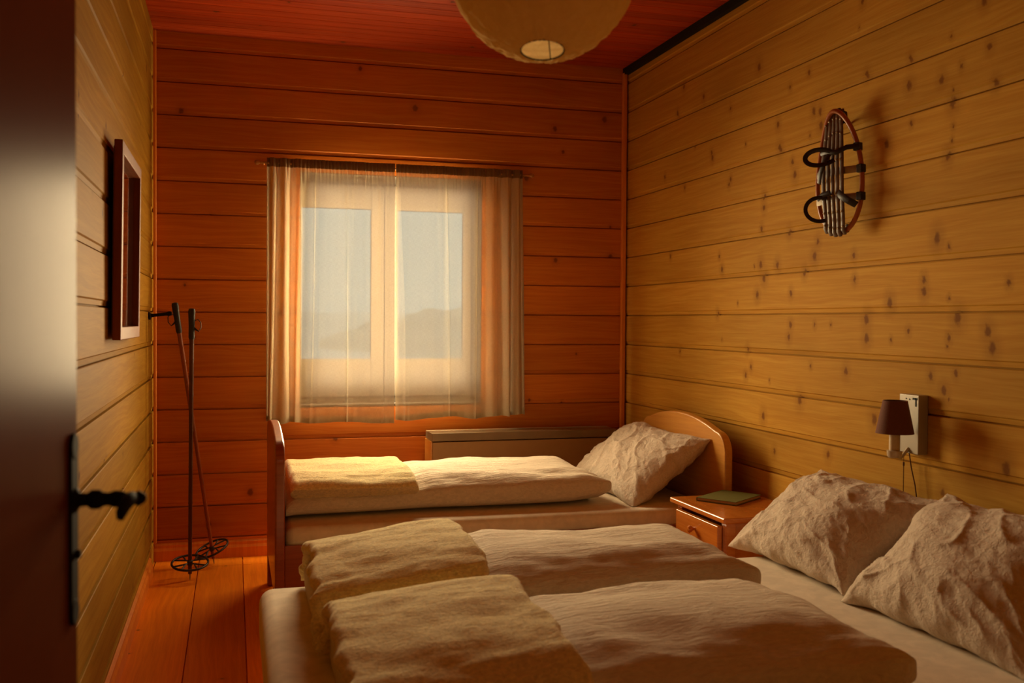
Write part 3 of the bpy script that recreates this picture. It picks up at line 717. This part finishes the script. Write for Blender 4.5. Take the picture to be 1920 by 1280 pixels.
# ------------------------------------------------------------------ single bed under the window
SB = thing('single_bed', 'single wooden bed under the window with rounded headboard and footboard', 'bed', loc=(0, 0, 0))
def arched(w, h, shoulder, rise, n=24, cut=None):
    """outline in (y, z): straight sides, rounded shoulders and a gently arched top"""
    r = 0.10; pts = [(-w / 2, 0)]
    top = lambda y: h - rise * (2 * abs(y) / w) ** 2
    ys = w / 2
    for i in range(n + 1):
        t = PI - (PI / 2) * i / n
        y = -ys + r + r * math.cos(t); z = top(-ys + r) - r + r * math.sin(t)
        pts.append((y, z))
    for i in range(1, n):
        y = (-ys + r) + (2 * ys - 2 * r) * i / n; pts.append((y, top(y)))
    for i in range(n + 1):
        t = PI / 2 - (PI / 2) * i / n
        pts.append((ys - r + r * math.cos(t), top(ys - r) - r + r * math.sin(t)))
    pts.append((w / 2, 0)); return pts
def end_board(name, x0, x1, yc, w, h, rise, mat, leg=True):
    pts = arched(w, h, 0.1, rise)
    if leg:                                     # feet at both corners, the panel's lower edge clear of the floor
        pts += [(w / 2 - 0.07, 0), (w / 2 - 0.09, 0.17), (-w / 2 + 0.09, 0.17), (-w / 2 + 0.07, 0)]
    mb = MB(); mb.prism([(y, z) for y, z in pts], x1 - x0, Matrix(((0, 0, 1, x0), (1, 0, 0, yc), (0, 1, 0, 0), (0, 0, 0, 1))))
    return mb.build(name, mat, SB, bevel=0.008, seg=3)
BY0, BY1 = -1.572, -0.605
end_board('headboard', 2.600, 2.640, (BY0 + BY1) / 2, BY1 - BY0, 0.865, 0.09, M['head_wood'])
end_board('footboard', 0.578, 0.618, (BY0 + BY1) / 2, BY1 - BY0, 0.855, 0.05, M['bed_wood'])
for y0, y1 in ((BY0 + .012, BY0 + 0.037), (BY1 - 0.037, BY1 - .012)):
    mb = MB(); mb.box((0.6175, y0, 0.20), (2.6005, y1, 0.395)); mb.build('side_rail', M['bed_wood'], SB, bevel=0.004)
mb = MB()
for i in range(13):
    mb.box((0.66 + i * 0.148, BY0 + .037, 0.285), (0.74 + i * 0.148, BY1 - .037, 0.303))
mb.build('slats', M['rod'], SB, bevel=0.002)
mattress('mattress', (0.622, BY0 + .042, 0.304), (2.596, BY1 - .042, 0.462), 0.035, 'thin mattress in a fitted sheet on the single bed by the window', 1, M['sheet'])
loaf('duvet', 0.632, 2.075, -1.03, 0.68, 0.463, 0.148, M['duvet'], 'folded pale duvet lying along the single bed under the window', 'duvet', 'folded duvets on the beds', 2, tip=0.06, foot_h=0.74, crown=0.02)
saddle('blanket', 0.650, 1.205, [(-1.378, 0.572), (-1.355, 0.590), (-1.26, 0.603), (-1.0, 0.610), (-0.80, 0.602), (-0.70, 0.577)], 0.080, M['fleece'], 'folded beige fleece blanket on the foot end of the single bed', 'blanket', 'folded fleece blankets', 4, hem0=0.72)
pillow('pillow', (2.390, -1.01, 0.612), 0.43, 0.255, 0.118, math.radians(38), 0.02, 'crumpled white pillow leaning on the headboard of the single bed', 'pillows on the beds', 1, zmin=0.463, xmax=2.598)

# ------------------------------------------------------------------ double bed in the foreground
DB = thing('double_bed', 'wide low bed frame in the foreground under the double mattress', 'bed', loc=(0, 0, 0))
for y in (-2.345, -4.235):
    mb = MB(); mb.box((0.54, y - 0.015, 0.10), (2.70, y + 0.015, 0.26)); mb.build('side_rail', M['bed_wood'], DB, bevel=0.004)
for x in (0.555, 2.685):
    mb = MB(); mb.box((x - 0.015, -4.22, 0.10), (x + 0.015, -2.36, 0.26)); mb.build('end_rail', M['bed_wood'], DB, bevel=0.004)
for x in (0.60, 2.64):
    for y in (-2.40, -4.18):
        mb = MB(); mb.box((x - 0.03, y - 0.03, 0.0), (x + 0.03, y + 0.03, 0.10)); mb.build('leg', M['bed_wood'], DB, bevel=0.003)
mb = MB()
for i in range(13):
    mb.box((0.60 + i * 0.163, -4.215, 0.243), (0.70 + i * 0.163, -2.365, 0.259))
mb.build('slats', M['rod'], DB, bevel=0.002)
mattress('mattress', (0.497, -4.26, 0.261), (2.66, -2.33, 0.440), 0.045, 'wide mattress in a plain beige fitted sheet in the foreground', 2, M['sheet'])
loaf('duvet', 0.640, 1.935, -2.685, 0.62, 0.441, 0.165, M['duvet'], 'folded pale duvet strip on the double bed, the one nearer the window', 'duvet', 'folded duvets on the beds', 5, tip=0.045, crown=0.018, foot_h=0.80)
loaf('duvet', 0.655, 1.875, -3.440, 0.68, 0.441, 0.160, M['duvet'], 'folded pale duvet strip on the double bed, closest to the camera', 'duvet', 'folded duvets on the beds', 8, tip=0.05, crown=0.02, foot_h=0.84)
saddle('blanket', 0.622, 1.105, [(-3.028, 0.462), (-3.038, 0.53), (-3.015, 0.605), (-2.92, 0.640), (-2.68, 0.660), (-2.50, 0.650), (-2.395, 0.605), (-2.352, 0.52), (-2.35, 0.46)], 0.040, M['fleece'], 'beige fleece blanket folded over the double-bed duvet nearer the window', 'blanket', 'folded fleece blankets', 6, ragged=0.03, slope=0.05)
saddle('blanket', 0.640, 1.105, [(-3.815, 0.462), (-3.825, 0.53), (-3.79, 0.605), (-3.68, 0.640), (-3.42, 0.660), (-3.22, 0.648), (-3.15, 0.608), (-3.100, 0.53), (-3.096, 0.46)], 0.040, M['fleece'], 'beige fleece blanket folded over the duvet closest to the camera', 'blanket', 'folded fleece blankets', 9, ragged=0.03, slope=0.045)
pillow('pillow', (2.485, -2.585, 0.592), 0.37, 0.250, 0.125, math.radians(34), 0.0, 'crumpled white pillow on the double bed beside the nightstand', 'pillows on the beds', 14, zmin=0.441, xmax=RW)
pillow('pillow', (2.480, -3.33, 0.600), 0.375, 0.262, 0.138, math.radians(38), 0.03, 'crumpled white pillow on the double bed at the right edge, in front of the other', 'pillows on the beds', 23, zmin=0.441, xmax=RW)

# ------------------------------------------------------------------ nightstand and book
NS = thing('nightstand', 'small orange-brown wooden nightstand with open drawer between the two beds', 'nightstand', loc=(2.53, -1.84, 0))
x0, x1, y0, y1 = -0.185, 0.195, -0.225, 0.228
mb = MB(); mb.box((x0 - 0.028, y0 - 0.032, 0.505), (x1 + 0.012, y1 + 0.030, 0.530)); mb.build('top', M['stand_wood'], NS, bevel=0.008, seg=3)
mb = MB()
mb.box((x0 + .012, y0 + .008, 0.10), (x1, y0 + 0.024, 0.505)); mb.box((x0 + .012, y1 - 0.024, 0.10), (x1, y1 - .008, 0.505)); mb.box((x1 - 0.012, y0 + .024, 0.10), (x1, y1 - .024, 0.505))
mb.box((x0 + .012, y0 + .024, 0.10), (x1 - .012, y1 - .024, 0.118)); mb.box((x0 + .012, y0 + .024, 0.352), (x1 - .012, y1 - .024, 0.366))
mb.build('cabinet_body', M['stand_wood'], NS, bevel=0.002)
for yy in (y0, y1 - 0.042):
    for xx in (x0, x1 - 0.042):
        mb = MB(); mb.box((xx, yy, 0.0), (xx + 0.042, yy + 0.042, 0.5045))
        for q in range(3):
            mb.tube([(xx + 0.0005, yy + 0.010 + q * 0.011, 0.12), (xx + 0.0005, yy + 0.010 + q * 0.011, 0.49)], 0.004, 8)
        mb.build('leg', M['stand_wood'], NS, bevel=0.003)
dr = MB(); dr.box((x0 - 0.030, y0 + 0.020, 0.380), (x0 - 0.008, y1 - 0.042, 0.488)); dr.box((x0 - 0.008, y0 + 0.045, 0.385), (x0 + 0.20, y1 - 0.065, 0.470))
dro = dr.build('drawer', M['stand_wood'], NS, bevel=0.004)
mb = MB(); mb.lathe([(0.007, 0), (0.007, 0.010), (0.014, 0.018), (0.016, 0.026), (0.011, 0.033), (0.002, 0.035)], 20, Matrix.Translation((x0 - 0.029, 0.0, 0.437)) @ Matrix.Rotation(-PI / 2, 4, 'Y')); mb.build('knob', M['stand_wood'], dro)

bk = thing('book', 'thin green clothbound book lying on the nightstand', 'book', loc=(2.545, -1.715, 0.531))
bk.rotation_euler = (0, 0, math.radians(-55))
bw, bh = 0.095, 0.125
mb = MB(); mb.box((-bw, -bh, 0), (bw, bh, 0.0025)); mb.box((-bw, -bh, 0.013), (bw, bh, 0.0155)); mb.box((-bw - 0.002, -bh, 0.0), (-bw + 0.001, bh, 0.0155)); mb.build('cover', M['green_cover'], bk, bevel=0.001)
mb = MB(); mb.box((-bw + 0.002, -bh + 0.004, 0.0027), (bw - 0.004, bh - 0.004, 0.0128)); mb.build('pages', M['pages'], bk, smooth=False)

# ------------------------------------------------------------------ snowshoe on the right wall
SS = thing('snowshoe', 'old oval snowshoe with black straps hung on the right plank wall', 'snowshoe')
# local: x = across (towards the camera), y = up, z = out of the wall
ax = math.radians(16)
X_ = Vector((math.sin(ax) * 1.0, -math.cos(ax), 0.0)); Y_ = Vector((0, 0.03, 1)).normalized(); X_ = (X_ - Y_ * X_.dot(Y_)).normalized(); Z_ = X_.cross(Y_)
Mx = Matrix((X_, Y_, Z_)).transposed().to_4x4(); Mx.translation = (RW - 0.072, -2.315, 1.905)
SS.matrix_world = Mx
def ss_outline(t):                              # egg shaped outline, widest below the middle
    y = 0.235 * math.cos(t); wdt = 0.104 * (1 - 0.22 * (y / 0.235)) 
    return (wdt * math.sin(t), y, -0.006 + 0.03 * max(0, y / 0.235) ** 3)
mb = MB(); mb.tube([ss_outline(2 * PI * i / 56) for i in range(56)], [(0.0085, 0.0095)] * 56, 10, True); mb.build('frame', M['ash'], SS)
for i, u in enumerate((-0.056, -0.034, -0.012, 0.010, 0.032)):
    k = 1 - abs(u) * 2.2; yt = 0.237 * (1 - (u / 0.15) ** 2 * .6); yb = -0.240 * (1 - (u / 0.16) ** 2 * .6)
    pts = [(u * .72, yt - 0.03, -0.016), (u * .72, yt, -0.012), (u * .72, yt + 0.010, 0.004), (u * .72, yt - 0.004, 0.016), (u * .8, yt - 0.06, 0.014), (u, 0.05, 0.020), (u, -0.08, 0.020), (u * .95, yb + 0.05, 0.012), (u * .95, yb + 0.006, 0.012), (u * .95, yb - 0.009, 0.002), (u * .95, yb, -0.012), (u * .95, yb + 0.03, -0.014)]
    s = MB(); s.tube(pts, [(0.0025, 0.0100)] * len(pts), 8, False, None, (0, 0, 1)); so = s.build('deck_strap', M['strap'], SS)
    for yy, zz in ((yt - 0.030, 0.0165), (yt - 0.085, 0.0175), (0.085, 0.0215), (0.045, 0.0225), (-0.09, 0.0215), (-0.155, 0.0185), (yb + 0.02, 0.0145)):
        r = MB(); r.lathe([(0.0048, 0), (0.004, 0.003), (0.001, 0.0042)], 10, Matrix.Translation((u * (.82 if yy > 0.1 else .97), yy, zz))); r.build('rivet', M['steel'], so)
for yy, xr in ((0.000, 0.102), (-0.105, 0.104)):
    s = MB(); s.tube([(-xr, yy, 0.002), (-xr * .6, yy, 0.012), (0, yy + 0.004, 0.017), (xr * .6, yy, 0.012), (xr, yy, 0.002)], [(0.002, 0.014)] * 5, 8, False, None, (0, 0, 1)); s.build('crossbar', M['steel'], SS)
def ssb(name, pts, r, mat):
    s = MB(); s.tube(pts, [r] * len(pts), 8); return s.build(name, mat, SS)
def loop(cx, cy, rx, ry, a0, a1, z0, z1, n=22):
    return [(cx + rx * math.cos(a0 + (a1 - a0) * i / n), cy + ry * math.sin(a0 + (a1 - a0) * i / n), z0 + (z1 - z0) * math.sin(PI * i / n)) for i in range(n + 1)]
ssb('binding_strap', loop(-0.040, 0.058, 0.050, 0.030, 0.35, 2 * PI - 0.45, 0.030, 0.085), (0.0030, 0.0095), M['leather'])
ssb('binding_strap', loop(-0.058, -0.140, 0.040, 0.046, 1.1, 2 * PI - 1.2, 0.022, 0.075), (0.0030, 0.0080), M['leather'])
ssb('binding_strap', [(-0.010, 0.075, 0.034), (-0.022, 0.045, 0.05), (-0.045, 0.0, 0.05), (-0.070, -0.035, 0.030)], (0.004, 0.012), M['leather'])
ssb('binding_strap', [(-0.062, 0.080, 0.026), (-0.03, 0.080, 0.040), (0.02, 0.070, 0.040), (0.06, 0.085, 0.025), (0.105, 0.085, 0.006)], (0.003, 0.010), M['leather'])
ssb('binding_strap', [(0.022, -0.085, 0.028), (0.05, -0.100, 0.050), (0.085, -0.125, 0.045), (0.100, -0.140, 0.02)], (0.004, 0.014), M['leather'])
ssb('binding_strap', [(-0.085, -0.095, 0.020), (-0.05, -0.085, 0.034), (-0.015, -0.080, 0.030)], (0.004, 0.011), M['leather'])
for yy in (0.085, 0.0, -0.105):
    xx = 0.104 * (1 - 0.22 * yy / .235) * math.sqrt(1 - (yy / .235) ** 2)
    s = MB(); s.box((xx - 0.014, yy - 0.016, -0.018), (xx + 0.012, yy + 0.016, 0.010)); s.build('buckle', M['leather'], SS, bevel=0.004)
s = MB(); s.tube([(0, 0.20, -0.012), (0, 0.20, -0.072)], 0.005, 8); s.tube([(0, 0.16, -0.010), (0, 0.20, -0.03)], 0.003, 8); s.build('hanging_nail', M['iron'], SS)

# ------------------------------------------------------------------ wall lamp
WL = thing('wall_lamp', 'wall lamp with brown cone shade on a pale metal plate above the pillows', 'wall lamp', loc=(RW, -2.70, 0.96))
mb = MB(); mb.box((-0.040, -0.058, -0.098), (-0.0005, 0.045, 0.110)); pt = mb.build('back_plate', M['white_metal'], WL, bevel=0.003)
mb = MB()
mb.box((-0.0412, -0.050, 0.093), (-0.0395, -0.026, 0.100)); mb.box((-0.0412, -0.046, 0.070), (-0.0395, -0.040, 0.100))
mb.lathe([(0.003, 0), (0.003, 0.0015)], 10, Matrix.Translation((-0.0395, -0.010, 0.093)) @ Matrix.Rotation(-PI / 2, 4, 'Y'))
mb.lathe([(0.0025, 0), (0.0025, 0.0015)], 10, Matrix.Translation((-0.0395, 0.008, 0.095)) @ Matrix.Rotation(-PI / 2, 4, 'Y'))
mb.build('slots', M['black_gap'], pt, smooth=False)
LX, LY = -0.118, -0.034
mb = MB(); mb.lathe([(0.064, -0.022), (0.041, 0.092), (0.0395, 0.092), (0.0625, -0.022), (0.064, -0.022)], 40, Matrix.Translation((LX, LY, 0.0)), cap=False); mb.build('lamp_shade', M['brown_shade'], WL, angle=60)
mb = MB(); mb.lathe([(0.001, -0.080), (0.0185, -0.080), (0.0185, 0.03), (0.001, 0.03)], 24, Matrix.Translation((LX, LY, 0.0))); mb.build('candle_tube', M['ivory'], WL)
mb = MB(); mb.lathe([(0.001, -0.106), (0.020, -0.106), (0.025, -0.100), (0.026, -0.082), (0.022, -0.0805), (0.001, -0.0805)], 28, Matrix.Translation((LX, LY, 0.0)))
mb.tube([(LX, LY, -0.098), (LX + 0.035, LY + 0.010, -0.110), (-0.060, -0.006, -0.104), (-0.038, -0.006, -0.080)], 0.006, 10); mb.build('lamp_arm', M['clear'], WL)
mb = MB(); mb.tube([(-0.030, 0.030, -0.098), (-0.030, 0.030, -0.135)], 0.0009, 6); mb.tube([(-0.030, 0.030, -0.135), (-0.030, 0.030, -0.148)], 0.0032, 8); mb.tube([(-0.030, 0.030, -0.148), (-0.030, 0.030, -0.26)], 0.0016, 6); mb.build('pull_cord', M['cord'], WL)
mb = MB(); mb.tube([(-0.028, 0.004, -0.098), (-0.026, -0.006, -0.15), (-0.022, -0.022, -0.21), (-0.020, -0.032, -0.27)], 0.0022, 8); mb.build('power_cord', M['cord'], WL)

# ------------------------------------------------------------------ paper lantern
PLn = thing('paper_lantern', 'round crinkled rice-paper lantern hanging from the ceiling', 'lantern', loc=(1.056, -3.617, 2.083))
R = 0.20; hole = 0.046
def lantern(u, v):
    t0 = math.asin(hole / R); th = t0 + (PI - 2 * t0) * v
    ph = 2 * PI * u
    rib = abs(((th / PI * 22) % 1.0) - 0.5) * 2
    rr = R * (1 - 0.010 * (1 - rib) ** 2) + 0.0045 * (1 - abs(noise.noise(Vector((math.cos(ph) * 5 + th * 2, math.sin(ph) * 5, th * 3.5))))) ** 3 + 0.002 * fr((math.cos(ph) * 9, math.sin(ph) * 9, th * 9), 3, 3)
    return (rr * math.sin(th) * math.cos(ph), rr * math.sin(th) * math.sin(ph), -rr * math.cos(th))
mb = MB(); mb.grid(lantern, 120, 110, wrap_u=True); shd = mb.build('paper_shade', M['paper'], PLn, fixn=False, angle=180)
HANG = Matrix.Rotation(math.radians(11), 3, Vector((-0.953, 0.302, 0))).to_euler()
shd.rotation_euler = HANG
zh = math.sqrt(R * R - hole * hole)
mb = MB()
for z in (-zh, zh): mb.tube([(hole * math.cos(2 * PI * i / 36), hole * math.sin(2 * PI * i / 36), z) for i in range(36)], 0.0016, 8, True)
mb.tube([(-0.030, -hole * .8, -zh), (-0.022, -0.03, -zh + 0.06), (-0.02, 0, 0.0), (-0.02, 0, 0.15), (0, 0, zh - .02)], 0.0013, 8); mb.tube([(0.030, hole * .8, -zh), (0.022, 0.03, -zh + .06), (0.02, 0, 0.0), (0.02, 0, 0.15), (0, 0, zh - .02)], 0.0013, 8)
mb.build('wire_frame', M['iron'], PLn).rotation_euler = HANG
mb = MB(); mb.tube([(0, 0, zh - 0.03), (0, 0, CEIL - 2.073 - 0.02)], 0.003, 8); mb.lathe([(0.018, 0.10), (0.018, zh - 0.03), (0.006, zh - 0.02)], 16); mb.lathe([(0.045, CEIL - 2.073 - 0.045), (0.045, CEIL - 2.073 - 0.012), (0.03, CEIL - 2.073 + .0)], 24)
mb.build('cord_and_socket', M['ivory'], PLn)
mb = MB(); mb.lathe([(0.004, -0.004), (0.018, 0.004), (0.029, 0.03), (0.026, 0.055), (0.016, 0.08), (0.0145, 0.105)], 20); mb.build('light_bulb', M['clear'], PLn)
